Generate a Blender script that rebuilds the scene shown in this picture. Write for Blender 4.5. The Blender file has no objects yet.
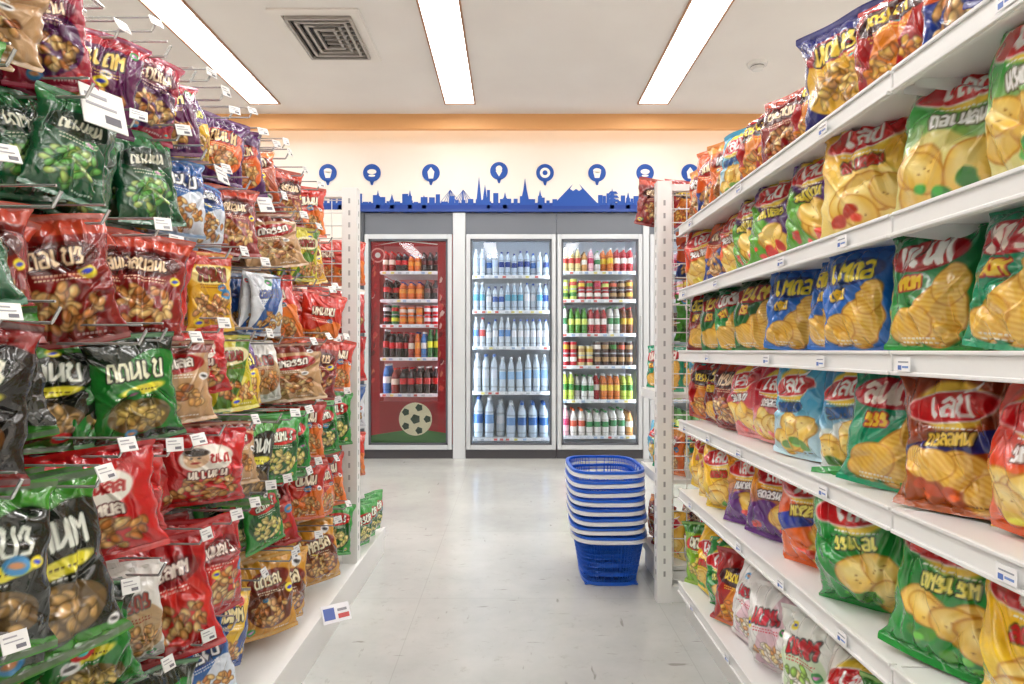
import bpy, math, random
import numpy as np
from mathutils import Vector, Matrix
R = random.Random(11)
S = bpy.context.scene
CAMZ = 0.95

# ------------------------------------------------------------------ colour / materials
def l1(c):
    c = c/255.0
    return c/12.92 if c <= 0.04045 else ((c+0.055)/1.055)**2.4
def lin(c): return (l1(c[0]), l1(c[1]), l1(c[2]), 1.0)
def linnp(a):
    a = np.clip(a, 0, 255)/255.0
    return np.where(a <= 0.04045, a/12.92, ((a+0.055)/1.055)**2.4)

def base_mat(name):
    m = bpy.data.materials.new(name); m.use_nodes = True
    nt = m.node_tree
    return m, nt, nt.nodes['Principled BSDF']
def mat(name, col, rough=0.5, metal=0.0, spec=0.5):
    m, nt, p = base_mat(name)
    p.inputs['Base Color'].default_value = lin(col)
    p.inputs['Roughness'].default_value = rough
    p.inputs['Metallic'].default_value = metal
    p.inputs['Specular IOR Level'].default_value = spec
    return m
def vmat(name, rough=0.4, metal=0.0, coat=0.0, bump=0.0):
    m, nt, p = base_mat(name)
    a = nt.nodes.new('ShaderNodeAttribute'); a.attribute_name = 'Col'
    nt.links.new(a.outputs['Color'], p.inputs['Base Color'])
    p.inputs['Roughness'].default_value = rough
    p.inputs['Metallic'].default_value = metal
    p.inputs['Coat Weight'].default_value = coat
    p.inputs['Coat Roughness'].default_value = 0.09
    if bump > 0:
        tc = nt.nodes.new('ShaderNodeTexCoord')
        n = nt.nodes.new('ShaderNodeTexNoise'); n.inputs['Scale'].default_value = 26; n.inputs['Detail'].default_value = 2.5
        n.inputs['Distortion'].default_value = 1.6
        b = nt.nodes.new('ShaderNodeBump'); b.inputs['Strength'].default_value = bump; b.inputs['Distance'].default_value = 0.006
        nt.links.new(tc.outputs['Object'], n.inputs['Vector'])
        nt.links.new(n.outputs['Fac'], b.inputs['Height'])
        nt.links.new(b.outputs['Normal'], p.inputs['Normal'])
        nt.links.new(b.outputs['Normal'], p.inputs['Coat Normal'])
    return m
def emat(name, col, strength):
    m = bpy.data.materials.new(name); m.use_nodes = True
    nt = m.node_tree; nt.nodes.clear()
    e = nt.nodes.new('ShaderNodeEmission'); o = nt.nodes.new('ShaderNodeOutputMaterial')
    e.inputs['Color'].default_value = lin(col); e.inputs['Strength'].default_value = strength
    nt.links.new(e.outputs[0], o.inputs[0]); return m

M_FILM = vmat('snack_film', 0.24, 0.0, 1.0, 0.55)
M_PAINT = vmat('painted_parts', 0.4)
M_PLASTIC = vmat('plastic_parts', 0.25, 0.0, 0.2)
M_BOTTLE = vmat('bottle_plastic', 0.12, 0.0, 0.5)
M_PRINT = vmat('printed_graphic', 0.6)
M_WHITE = mat('white_powder_coat', (231, 231, 230), 0.35)
M_WIRE = mat('white_wire', (222, 222, 220), 0.3, 0.2)
M_CHROME = mat('zinc_wire', (205, 205, 205), 0.25, 0.7)
M_ALU = mat('brushed_aluminium', (206, 210, 214), 0.4, 0.25)
M_DARK = mat('dark_trim', (72, 76, 84), 0.4)
M_LIGHT = emat('fluorescent_panel', (254, 251, 248), 15.5)
M_COOL = emat('cooler_led', (240, 247, 255), 12.0)
M_COVE = emat('cove_lamp_warm', (255, 216, 170), 2.6)

def glass_mat():
    m = bpy.data.materials.new('door_glass'); m.use_nodes = True
    nt = m.node_tree; nt.nodes.clear()
    t = nt.nodes.new('ShaderNodeBsdfTransparent'); g = nt.nodes.new('ShaderNodeBsdfGlossy')
    g.inputs['Roughness'].default_value = 0.02
    t.inputs['Color'].default_value = (0.96, 0.98, 1, 1)
    f = nt.nodes.new('ShaderNodeFresnel'); f.inputs['IOR'].default_value = 1.4
    x = nt.nodes.new('ShaderNodeMixShader'); o = nt.nodes.new('ShaderNodeOutputMaterial')
    nt.links.new(f.outputs[0], x.inputs[0]); nt.links.new(t.outputs[0], x.inputs[1]); nt.links.new(g.outputs[0], x.inputs[2])
    nt.links.new(x.outputs[0], o.inputs[0]); return m
M_GLASS = glass_mat()

def floor_mat():
    m, nt, p = base_mat('worn_vinyl_floor')
    N = nt.nodes; L = nt.links
    g = N.new('ShaderNodeNewGeometry')
    n1 = N.new('ShaderNodeTexNoise'); n1.inputs['Scale'].default_value = 1.2; n1.inputs['Detail'].default_value = 7; n1.inputs['Roughness'].default_value = 0.65
    L.new(g.outputs['Position'], n1.inputs['Vector'])
    r1 = N.new('ShaderNodeValToRGB')
    r1.color_ramp.elements[0].position = 0.32; r1.color_ramp.elements[0].color = lin((180, 182, 179))
    r1.color_ramp.elements[1].position = 0.66; r1.color_ramp.elements[1].color = lin((205, 206, 202))
    L.new(n1.outputs['Fac'], r1.inputs[0])
    n2 = N.new('ShaderNodeTexNoise'); n2.inputs['Scale'].default_value = 16; n2.inputs['Detail'].default_value = 9; n2.inputs['Roughness'].default_value = 0.8
    L.new(g.outputs['Position'], n2.inputs['Vector'])
    r2 = N.new('ShaderNodeValToRGB')
    r2.color_ramp.elements[0].position = 0.56; r2.color_ramp.elements[0].color = (0, 0, 0, 1)
    r2.color_ramp.elements[1].position = 0.72; r2.color_ramp.elements[1].color = (0.55, 0.55, 0.55, 1)
    L.new(n2.outputs['Fac'], r2.inputs[0])
    mx = N.new('ShaderNodeMixRGB'); mx.inputs[2].default_value = lin((150, 147, 137))
    L.new(r2.outputs[0], mx.inputs[0]); L.new(r1.outputs[0], mx.inputs[1])
    prev = mx
    for rot, sc, th in ((0.7, (7, 38, 1), 0.68), (-0.5, (30, 6, 1), 0.69)):
        mp = N.new('ShaderNodeMapping'); mp.inputs['Scale'].default_value = sc; mp.inputs['Rotation'].default_value = (0, 0, rot)
        L.new(g.outputs['Position'], mp.inputs['Vector'])
        n3 = N.new('ShaderNodeTexNoise'); n3.inputs['Scale'].default_value = 1.0; n3.inputs['Detail'].default_value = 4
        L.new(mp.outputs[0], n3.inputs['Vector'])
        r3 = N.new('ShaderNodeValToRGB')
        r3.color_ramp.elements[0].position = th; r3.color_ramp.elements[0].color = (0, 0, 0, 1)
        r3.color_ramp.elements[1].position = th+0.05; r3.color_ramp.elements[1].color = (0.55, 0.55, 0.55, 1)
        L.new(n3.outputs['Fac'], r3.inputs[0])
        m2 = N.new('ShaderNodeMixRGB'); m2.inputs[2].default_value = lin((118, 114, 104))
        L.new(r3.outputs[0], m2.inputs[0]); L.new(prev.outputs[0], m2.inputs[1]); prev = m2
    sx = N.new('ShaderNodeTexBrick'); sx.offset = 0.0; sx.inputs['Scale'].default_value = 1.0; sx.inputs['Brick Width'].default_value = 0.9; sx.inputs['Row Height'].default_value = 0.9
    sx.inputs['Mortar Size'].default_value = 0.0015; sx.inputs['Color1'].default_value = (1, 1, 1, 1); sx.inputs['Color2'].default_value = (0.97, 0.97, 0.97, 1); sx.inputs['Mortar'].default_value = (0.86, 0.86, 0.85, 1)
    mo = N.new('ShaderNodeMapping'); mo.inputs['Location'].default_value = (0.35, 0.25, 0); L.new(g.outputs['Position'], mo.inputs['Vector'])
    L.new(mo.outputs[0], sx.inputs['Vector'])
    m3 = N.new('ShaderNodeMixRGB'); m3.blend_type = 'MULTIPLY'; m3.inputs[0].default_value = 1.0
    L.new(prev.outputs[0], m3.inputs[1]); L.new(sx.outputs['Color'], m3.inputs[2])
    L.new(m3.outputs[0], p.inputs['Base Color'])
    rr = N.new('ShaderNodeMapRange'); rr.inputs[3].default_value = 0.08; rr.inputs[4].default_value = 0.30
    L.new(n2.outputs['Fac'], rr.inputs[0]); L.new(rr.outputs[0], p.inputs['Roughness'])
    return m
def plaster(name, c1, c2, sc=2.0):
    m, nt, p = base_mat(name)
    N = nt.nodes; L = nt.links
    g = N.new('ShaderNodeNewGeometry')
    n1 = N.new('ShaderNodeTexNoise'); n1.inputs['Scale'].default_value = sc; n1.inputs['Detail'].default_value = 3
    L.new(g.outputs['Position'], n1.inputs['Vector'])
    r1 = N.new('ShaderNodeValToRGB')
    r1.color_ramp.elements[0].position = 0.3; r1.color_ramp.elements[0].color = lin(c1)
    r1.color_ramp.elements[1].position = 0.7; r1.color_ramp.elements[1].color = lin(c2)
    L.new(n1.outputs['Fac'], r1.inputs[0]); L.new(r1.outputs[0], p.inputs['Base Color'])
    p.inputs['Roughness'].default_value = 0.8
    return m

# ------------------------------------------------------------------ mesh builder
class MB:
    def __init__(s): s.v = []; s.f = []; s.c = []; s.M = None
    def add(s, vs, fs, col):
        o = len(s.v)
        if s.M is not None: vs = [tuple(s.M @ Vector(v)) for v in vs]
        s.v += vs
        for f in fs: s.f.append(tuple(i+o for i in f)); s.c.append(col)
    def box(s, x0, x1, y0, y1, z0, z1, col=(234, 234, 232)):
        s.add([(x0,y0,z0),(x1,y0,z0),(x1,y1,z0),(x0,y1,z0),(x0,y0,z1),(x1,y0,z1),(x1,y1,z1),(x0,y1,z1)],
              [(3,2,1,0),(4,5,6,7),(0,1,5,4),(1,2,6,5),(2,3,7,6),(3,0,4,7)], col)
    def rod(s, p, q, r, col=(225,225,222), n=6):
        p = Vector(p); q = Vector(q); d = (q-p).normalized()
        a = d.orthogonal().normalized(); b = d.cross(a)
        vs = []
        for e in (p, q):
            for i in range(n):
                t = 2*math.pi*i/n
                vs.append(tuple(e + a*math.cos(t)*r + b*math.sin(t)*r))
        fs = [(i, (i+1) % n, n+(i+1) % n, n+i) for i in range(n)] + [tuple(range(n-1,-1,-1)), tuple(range(n, 2*n))]
        s.add(vs, fs, col)
    def poly(s, pts, y, col, t=0.0):
        s.add([(p[0], y, p[1]) for p in pts], [tuple(range(len(pts)))], col)
    def disc(s, cx, cz, r, y, col, n=28, rz=None):
        rz = rz or r
        s.poly([(cx+r*math.cos(2*math.pi*i/n), cz+rz*math.sin(2*math.pi*i/n)) for i in range(n)], y, col)
    def lathe(s, cx, cy, z0, prof, n=14):
        for (r0, za, c), (r1, zb, _) in zip(prof[:-1], prof[1:]):
            vs = []
            for r, z in ((r0, za), (r1, zb)):
                for i in range(n):
                    t = 2*math.pi*i/n
                    vs.append((cx+r*math.cos(t), cy+r*math.sin(t), z0+z))
            s.add(vs, [(i, (i+1) % n, n+(i+1) % n, n+i) for i in range(n)], c)
    def done(s, name, m, parent=None, smooth=False, bevel=0.0):
        me = bpy.data.meshes.new(name)
        me.from_pydata(s.v, [], s.f)
        ca = me.color_attributes.new('Col', 'FLOAT_COLOR', 'CORNER')
        arr = []
        cache = {}
        for f, c in zip(s.f, s.c):
            if c not in cache: cache[c] = lin(c)
            arr += list(cache[c])*len(f)
        ca.data.foreach_set('color', arr)
        me.materials.append(m)
        if smooth: me.polygons.foreach_set('use_smooth', [True]*len(me.polygons))
        me.update()
        o = bpy.data.objects.new(name, me); S.collection.objects.link(o)
        if parent: o.parent = parent
        if bevel:
            b = o.modifiers.new('bevel', 'BEVEL'); b.width = bevel; b.segments = 2; b.limit_method = 'ANGLE'
        return o
def empty(name, loc=(0,0,0)):
    e = bpy.data.objects.new(name, None); e.empty_display_size = 0.1; e.location = loc
    S.collection.objects.link(e); return e
def box1(name, x0, x1, y0, y1, z0, z1, m, parent=None, bevel=0):
    b = MB(); b.box(x0, x1, y0, y1, z0, z1); return b.done(name, m, parent, bevel=bevel)

# ------------------------------------------------------------------ room shell
CE = 2.95; WY = 5.63
XL, XR, YB = -3.6, 3.6, -3.0
box1('floor', XL, XR, YB, 6.6, -0.1, 0, floor_mat())
M_CEIL = plaster('ceiling_paint', (235, 228, 223), (240, 234, 229))
box1('ceiling', XL, XR, YB, 6.6, CE+0.0, CE+0.1, M_CEIL)
M_WALL = plaster('cream_wall_paint', (238, 233, 224), (242, 237, 229))
box1('wall_left', XL-0.1, XL, YB, 6.6, 0, CE, M_WALL)
box1('wall_right', XR, XR+0.1, YB, 6.6, 0, CE, M_WALL)
box1('wall_front', XL, XR, YB-0.1, YB, 0, CE, M_WALL)
wb = MB()
wb.box(XL, XR, WY, WY+0.1, 2.155, CE)
wb.box(XL, -1.36, WY, WY+0.1, 0, 2.155)
wb.box(1.98, XR, WY, WY+0.1, 0, 2.155)
wb.done('wall_back', M_WALL)
box1('wall_outer', XL, XR, 6.6, 6.7, 0, CE, M_WALL)
box1('trim_1', -3.6, 3.6, 5.42, 5.47, 2.825, CE, mat('orange_beam', (234, 174, 114), 0.6))
box1('cove_lamp', -3.4, 3.4, 5.49, 5.53, 2.91, 2.93, M_COVE)

def ceiling_lamp(xc, y0, y1, w=0.225):
    e = empty('ceiling_lamp')
    box1('diffuser', xc-w/2, xc+w/2, y0, y1, CE-0.006, CE-0.002, M_LIGHT, e)
    f = MB(); t = 0.014; c = (176, 128, 96)
    f.box(xc-w/2-t, xc-w/2, y0-t, y1+t, CE-0.012, CE, c); f.box(xc+w/2, xc+w/2+t, y0-t, y1+t, CE-0.012, CE, c)
    f.box(xc-w/2, xc+w/2, y0-t, y0, CE-0.012, CE, c); f.box(xc-w/2, xc+w/2, y1, y1+t, CE-0.012, CE, c)
    f.done('lamp_frame', M_PAINT, e)
for xc in (-2.0, -0.42, 1.14, 2.7):
    ceiling_lamp(xc, 2.75, 5.17)
    ceiling_lamp(xc, -0.2, 2.3)
    ceiling_lamp(xc, -2.7, -0.7)

# air vent
e = empty('ceiling_air_vent')
b = MB(); x0, x1, y0, y1 = -1.37, -0.95, 3.80, 4.36
def ring(b, x0, x1, y0, y1, t, z0, z1, c):
    b.box(x0, x1, y0, y0+t, z0, z1, c); b.box(x0, x1, y1-t, y1, z0, z1, c)
    b.box(x0, x0+t, y0+t, y1-t, z0, z1, c); b.box(x1-t, x1, y0+t, y1-t, z0, z1, c)
ring(b, x0-0.07, x1+0.05, y0-0.06, y1+0.06, 0.065, CE-0.012, CE-0.001, (236, 229, 222))
b.box(x0, x1, y0, y1, CE-0.004, CE-0.001, (40, 36, 34))
for k in range(4):
    o = 0.01+k*0.045
    ring(b, x0+o, x1-o, y0+o, y1-o, 0.016, CE-0.03+k*0.002, CE-0.008, (170, 163, 156))
for k in range(9):
    yy = y0+0.05+k*0.055
    b.box(x0+0.18, x1-0.02, yy, yy+0.012, CE-0.026, CE-0.008, (150, 143, 136))
b.done('louvres', M_PAINT, e)
b = MB()
b.lathe(1.71, 4.46, CE-0.05, [(0.0, 0, (225,222,218)), (0.035, 0.0, (215,212,208)), (0.045, 0.02, (90,88,86)), (0.046, 0.026, (235,232,228)), (0.065, 0.03, (235,232,228)), (0.07, 0.05, (235,232,228))], 28)
b.done('smoke_detector', M_PLASTIC, smooth=False)

# ------------------------------------------------------------------ mural
e = empty('skyline_mural')
b = MB(); BL = (18, 78, 168); BL2 = (14, 62, 150); yM = WY-0.004
def PX(px): return (px-512)/113.7
def PZ(py): return max(2.185, CAMZ+(350-py)/113.7)
def mrect(a, c, top, col=BL): b.poly([(PX(a), PZ(216)), (PX(c), PZ(216)), (PX(c), PZ(top)), (PX(a), PZ(top))], yM, col)
mrect(160, 900, 203, BL2)
x = 165
rr = random.Random(5)
while x < 895:
    w = rr.uniform(2.5, 7); t = rr.uniform(193, 202)
    if not (556 < x < 596): b.poly([(PX(x), PZ(205)), (PX(x+w), PZ(205)), (PX(x+w), PZ(t)), (PX(x), PZ(t))], yM-0.0005, BL)
    x += w+rr.uniform(0, 3)
def tri(a, c, m_, top, bot=205, col=BL): b.poly([(PX(a), PZ(bot)), (PX(c), PZ(bot)), (PX(m_), PZ(top))], yM-0.001, col)
for px in (450, 463):
    tri(px-1.5, px+1.5, px, 188)
    for d in (-11, -7, -4, 4, 7, 11):
        b.poly([(PX(px), PZ(190)), (PX(px+0.5), PZ(190)), (PX(px+d+0.5), PZ(204)), (PX(px+d), PZ(204))], yM-0.001, BL)
tri(476, 482, 479, 176); tri(482, 488, 485, 184); mrect(487, 490, 190)
tri(520, 530, 525, 182); b.poly([(PX(523), PZ(192)), (PX(527), PZ(192)), (PX(525), PZ(178))], yM-0.002, BL)
b.poly([(PX(552), PZ(206)), (PX(600), PZ(206)), (PX(579), PZ(184)), (PX(573), PZ(184))], yM-0.001, BL)
b.poly([(PX(570), PZ(189)), (PX(573), PZ(191)), (PX(576), PZ(189)), (PX(579), PZ(191)), (PX(582), PZ(189)), (PX(579), PZ(184)), (PX(573), PZ(184))], yM-0.0015, (240, 235, 225))
for px, tp in ((378, 190), (392, 194), (410, 190), (424, 195), (505, 192), (540, 190), (612, 188), (628, 192), (640, 190), (660, 192), (700, 186), (340, 190), (320, 194)):
    tri(px-3, px+3, px, tp); mrect(px-2, px+2, tp+6)
for k in range(3):
    z = 202-k*4; b.poly([(PX(606+k), PZ(z)), (PX(620-k), PZ(z)), (PX(618-k), PZ(z-2.5)), (PX(608+k), PZ(z-2.5))], yM-0.003, BL)
icons = [270, 328, 372, 431, 499, 545, 597, 645, 690, 735]
for i, px in enumerate(icons):
    cx, cz = PX(px), PZ(173 if i != 4 else 171); r = 0.078
    b.disc(cx, cz, r, yM-0.002, BL)
    W_ = (245, 242, 235); y2 = yM-0.004
    k = i % 5
    b.poly([(cx-0.008, cz-r-0.03), (cx+0.008, cz-r-0.03), (cx+0.02, cz-r+0.01), (cx-0.02, cz-r+0.01)], yM-0.002, BL)
    if k == 0: b.disc(cx, cz, 0.045, y2, W_); b.disc(cx, cz, 0.022, y2-0.002, BL)
    elif k == 1: b.poly([(cx-0.035, cz+0.01), (cx-0.02, cz-0.045), (cx+0.02, cz-0.045), (cx+0.035, cz+0.01)], y2, W_); b.disc(cx, cz+0.02, 0.035, y2, W_, rz=0.02)
    elif k == 2: b.disc(cx, cz+0.01, 0.04, y2, W_, rz=0.022); b.disc(cx, cz-0.025, 0.03, y2, W_, rz=0.01)
    elif k == 3: b.poly([(cx-0.02, cz-0.05), (cx+0.02, cz-0.05), (cx+0.03, cz+0.01), (cx, cz+0.05), (cx-0.03, cz+0.01)], y2, W_)
    else: b.poly([(cx-0.03, cz), (cx, cz-0.05), (cx+0.03, cz)], y2, W_); b.disc(cx, cz+0.018, 0.028, y2, W_)
b.done('mural_print', M_PRINT, e)

# ------------------------------------------------------------------ bottles
def bottle(b, x, y, z, h, r, body, label, cap, top=None):
    top = top or body
    dk = tuple(int(v*0.86) for v in body)
    b.lathe(x, y, z, [(r*0.8, 0, dk), (r, h*0.03, body), (r*0.93, h*0.12, dk), (r, h*0.16, body), (r, h*0.36, label), (r*1.01, h*0.58, top), (r*0.9, h*0.61, dk), (r*0.97, h*0.66, top), (r*0.75, h*0.78, top), (r*0.36, h*0.88, top), (r*0.34, h*0.925, cap), (r*0.42, h*0.93, cap), (r*0.42, h*0.99, cap), (0, h, cap)], 12)
def can(b, x, y, z, h, r, body, label, cap, top=None):
    g = (190, 192, 195)
    b.lathe(x, y, z, [(r*0.8, 0, g), (r, h*0.06, body), (r, h*0.35, label), (r, h*0.7, body), (r, h*0.93, g), (r*0.85, h*0.98, g), (0, h*0.975, g)], 12)

WB = (206, 218, 228)
W1 = [((196, 212, 228), (60, 120, 200), (40, 90, 180)), (WB, (190, 210, 235), (240, 240, 245)), ((190, 206, 224), (30, 60, 140), (30, 60, 140))]
W2 = [((200, 214, 228), (50, 90, 170), (30, 50, 120)), (WB, (235, 235, 240), (60, 100, 180)), ((186, 206, 224), (90, 170, 200), (245, 245, 245))]
W3 = [(WB, (230, 90, 90), (220, 60, 60)), (WB, (100, 150, 210), (240, 240, 240)), ((208, 220, 224), (90, 160, 110), (60, 140, 90)), (WB, (240, 240, 245), (50, 90, 180))]
W4 = [(WB, (226, 234, 242), (235, 238, 242)), ((198, 212, 224), (150, 190, 225), (235, 240, 245)), (WB, (220, 225, 235), (80, 120, 190))]
W5 = [((192, 206, 220), (110, 150, 200), (240, 242, 245)), (WB, (236, 238, 242), (225, 230, 238)), ((188, 204, 218), (60, 110, 180), (50, 100, 180))]
MIX = [((226, 120, 40), (245, 210, 60), (240, 240, 240)), ((90, 150, 60), (230, 240, 120), (50, 120, 50)), ((180, 30, 40), (250, 240, 230), (230, 230, 230)), ((225, 205, 140), (200, 60, 50), (250, 250, 250)),
       ((120, 60, 30), (220, 180, 60), (200, 40, 40)), ((235, 232, 225), (60, 140, 80), (60, 140, 80)), ((240, 180, 190), (200, 40, 90), (245, 245, 245)), ((70, 40, 30), (180, 140, 90), (90, 60, 40)), ((200, 220, 90), (60, 130, 50), (240, 240, 240)), ((236, 230, 220), (220, 90, 60), (240, 120, 60)), ((220, 160, 90), (240, 235, 220), (120, 70, 40))]
COLA = [((40, 14, 10), (205, 20, 30), (205, 20, 30)), ((40, 110, 50), (225, 230, 60), (40, 120, 50)), ((230, 110, 20), (240, 150, 40), (40, 70, 150)), ((38, 12, 10), (90, 20, 20), (20, 20, 20)), ((200, 16, 26), (235, 230, 230), (210, 210, 210)), ((40, 14, 10), (200, 30, 30), (230, 230, 230)), ((60, 120, 190), (240, 240, 240), (240, 240, 240)), ((150, 40, 30), (240, 220, 200), (240, 60, 50))]

def cooler(x0, x1, shelves, pals, graphic=False, kinds=None, seed=0):
    e = empty('beverage_cooler')
    z0, z1 = 0.08, 1.96
    yf = WY-0.05; yb = 6.35
    sh = MB(); wcol = (240, 244, 248) if not graphic else (214, 80, 74)
    sh.box(x0, x1, yb, yb+0.03, 0.02, 2.14, (240, 244, 248) if not graphic else (214, 130, 124))
    sh.box(x0, x0+0.02, WY, yb, 0.02, 2.14, wcol); sh.box(x1-0.02, x1, WY, yb, 0.02, 2.14, wcol)
    sh.box(x0, x1, WY, yb, 0.02, 0.12, (225, 230, 235)); sh.box(x0, x1, WY, yb, 2.06, 2.14, (225, 230, 235))
    sh.done('cabinet', M_PAINT, e)
    s2 = MB(); s2.box(x0, x1, WY-0.02, WY+0.02, z1+0.005, 2.15, (108, 113, 122)); s2.box(x0, x1, WY-0.03, WY+0.02, 0.0, z0-0.005, (66, 64, 68))
    s2.done('surround', M_PAINT, e)
    fr = MB(); t = 0.042
    g = 0.006; c = (214, 217, 220)
    fr.box(x0+g, x0+t, yf, WY, z0, z1, c); fr.box(x1-t, x1-g, yf, WY, z0, z1, c)
    fr.box(x0+t, x1-t, yf, WY, z0, z0+t, c); fr.box(x0+t, x1-t, yf, WY, z1-t, z1, c)
    fr.done('door_frame', M_ALU, e, bevel=0.004)
    dk = MB(); d = 0.016; c = (84, 88, 96)
    a0, a1, b0, b1 = x0+t, x1-t, z0+t, z1-t
    dk.box(a0, a0+d, yf-0.002, WY, b0, b1, c); dk.box(a1-d, a1, yf-0.002, WY, b0, b1, c)
    dk.box(a0, a1, yf-0.002, WY, b0, b0+d, c); dk.box(a0, a1, yf-0.002, WY, b1-d, b1, c)
    dk.done('door_gasket', M_PAINT, e)
    box1('door_glass', a0, a1, yf+0.015, yf+0.021, b0, b1, M_GLASS, e)
    hb = MB(); hx = x1-0.025
    hb.box(hx-0.008, hx+0.008, yf-0.045, yf-0.03, 0.85, 1.25, (225, 226, 228)); hb.box(hx-0.006, hx+0.006, yf-0.03, yf, 0.87, 0.89); hb.box(hx-0.006, hx+0.006, yf-0.03, yf, 1.21, 1.23)
    hb.done('door_handle', M_ALU, e, bevel=0.003)
    lt = MB(); lt.box(x0+0.025, x0+0.04, WY+0.03, WY+0.05, 0.2, 1.95); lt.box(x1-0.04, x1-0.025, WY+0.03, WY+0.05, 0.2, 1.95); lt.box(x0+0.06, x1-0.06, WY+0.03, WY+0.06, 2.03, 2.045)
    lt.done('led_strips', M_COOL, e)
    ws = MB(); rnd = random.Random(seed)
    bt = MB()
    xa, xb = (x0+0.055, x1-0.055) if not graphic else (x0+0.13, x1-0.13)
    for si, (zs, ph) in enumerate(shelves):
        pal = pals[si % len(pals)] if isinstance(pals[0], list) else pals
        ws.box(xa-0.01, xb+0.01, WY+0.07, WY+0.08, zs-0.024, zs+0.006, (246, 248, 250))
        for k in range(14):
            yy = WY+0.09+k*0.045; ws.rod((xa-0.02, yy, zs-0.004), (xb+0.02, yy, zs-0.004), 0.003)
        xx = xa
        while xx < xb-0.05:
            tw = 0.03; cc = rnd.choice([(230, 232, 235), (240, 225, 130), (215, 110, 100), (170, 195, 225), (200, 205, 210)])
            ws.box(xx+0.01, xx+0.01+tw, WY+0.066, WY+0.07, zs-0.020, zs-0.002, cc); xx += rnd.uniform(0.05, 0.09)
        kind = kinds[si] if kinds else 'b'
        r = {'b': 0.033, 'c': 0.031, 'B': 0.042, 's': 0.026}[kind]
        n = int((xb-xa)/(2*r+0.003)); step = (xb-xa)/n
        cur = rnd.choice(pal); left = rnd.randint(1, 2); hh = ph
        for i in range(n):
            if left == 0: cur = rnd.choice(pal); left = rnd.randint(1, 3); hh = ph*rnd.uniform(0.82, 1.0)
            left -= 1
            skip = 1 if rnd.random() < 0.12 else 0
            for dpt in range(skip, 4):
                fn = can if kind == 'c' else bottle
                fn(bt, xa+step*(i+0.5)+rnd.uniform(-.001, .001), WY+0.12+dpt*(2*r+0.008), zs, hh, r, cur[0], cur[1], cur[2])
            if kind == 'c':
                c2 = rnd.choice(pal)
                for dpt in range(skip, 3): can(bt, xa+step*(i+0.5), WY+0.12+dpt*(2*r+0.008), zs+hh*0.985, hh*0.95, r, cur[0], c2[1], cur[2])
    ws.done('cooler_shelves', M_PAINT, e)
    bt.done('bottled_drinks', M_BOTTLE, e, smooth=True)
    if graphic:
        gp = MB(); RD = (178, 18, 26)
        yg = yf+0.03
        gp.box(a0+d, a0+0.09, yg, yg+0.003, b0, b1, RD); gp.box(a1-0.09, a1-d, yg, yg+0.003, b0, b1, RD)
        gp.box(a0+0.09, a1-0.09, yg, yg+0.003, b0, 0.50, (158, 26, 28))
        gp.box(a0+0.09, a1-0.09, yg, yg+0.003, b1-0.06, b1, RD)
        y3 = yg-0.002
        gp.poly([(a0+d, b0), (a1-d, b0), (a1-d, b0+0.1), (a0+0.4, b0+0.14), (a0+d, b0+0.08)], y3, (70, 120, 56))
        fx, fz, fr_ = (x0+x1)/2+0.06, 0.345, 0.145
        gp.disc(fx, fz, fr_, y3-0.002, (236, 226, 190), 36)
        for k in range(6):
            an = k*2*math.pi/5; rr_, rad = (0, 0.045) if k == 5 else (0.105, 0.034)
            cx, cz = fx+rr_*math.cos(an), fz+rr_*math.sin(an)
            gp.poly([(cx+rad*math.cos(an+math.pi+j*2*math.pi/5), cz+rad*math.sin(an+math.pi+j*2*math.pi/5)) for j in range(5)], y3-0.004, (30, 60, 34))
        gp.disc(a0+0.075, 1.78, 0.065, y3-0.001, (245, 170, 160)); gp.disc(a0+0.075, 1.78, 0.052, y3-0.002, RD); gp.disc(a0+0.075, 1.78, 0.024, y3-0.003, (245, 230, 225))
        rg = random.Random(2)
        for k in range(44):
            z_ = rg.uniform(0.52, 1.7)
            xx = rg.choice([a0+0.016, a1-0.088])+rg.uniform(0, 0.025); w_ = rg.uniform(0.015, 0.045)
            cc = rg.choice([(226, 70, 64), (120, 10, 16), (236, 190, 180), (210, 40, 44), (226, 120, 90), (150, 16, 22)])
            gp.poly([(xx, z_), (xx+w_*0.6, z_+0.01), (xx+w_, z_+0.04), (xx+w_*0.5, z_+0.06), (xx+w_*0.1, z_+0.035)], y3-0.00015*k, cc)
        gp.poly([(a0+0.03, 1.86), (a0+0.3, 1.9), (a0+0.6, 1.87), (a0+0.6, 1.878), (a0+0.3, 1.91)], y3-0.008, (245, 235, 230))
        gp.done('printed_advert', M_PRINT, e)
    return e

def zz(py): return CAMZ+(350-py)/(640/5.72)
cooler(-1.293, -0.519, [(zz(272), 0.19), (zz(300), 0.2), (zz(325), 0.095), (zz(358), 0.26), (zz(394), 0.27)], COLA, True, ['s', 'b', 'c', 's', 'b'], 3)
box1('trim_2', -0.517, -0.407, WY-0.045, WY+0.02, 0, 2.15, M_ALU, bevel=0.004)
cooler(-0.405, 0.388, [(zz(276), 0.245), (zz(311), 0.26), (zz(347), 0.27), (zz(392), 0.35), (zz(438), 0.37)], [W1, W2, W3, W4, W5], False, ['s', 's', 's', 'b', 'B'], 4)
cooler(0.39, 1.145, [(zz(272), 0.22), (zz(300), 0.1), (zz(334), 0.25), (zz(366), 0.115), (zz(400), 0.25), (zz(436), 0.27)], MIX, False, ['s', 'c', 's', 'c', 's', 'b'], 5)
cooler(1.2, 1.95, [(zz(272), 0.2), (zz(300), 0.1), (zz(334), 0.24), (zz(366), 0.11), (zz(400), 0.24), (zz(436), 0.25)], MIX, False, ['b', 'c', 'b', 'c', 's', 'b'], 9)
box1('trim_3', 1.147, 1.198, WY-0.045, WY+0.02, 0, 2.15, M_ALU)
box1('trim_4', -1.36, -1.295, WY-0.045, WY+0.02, 0, 2.15, M_DARK)
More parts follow.
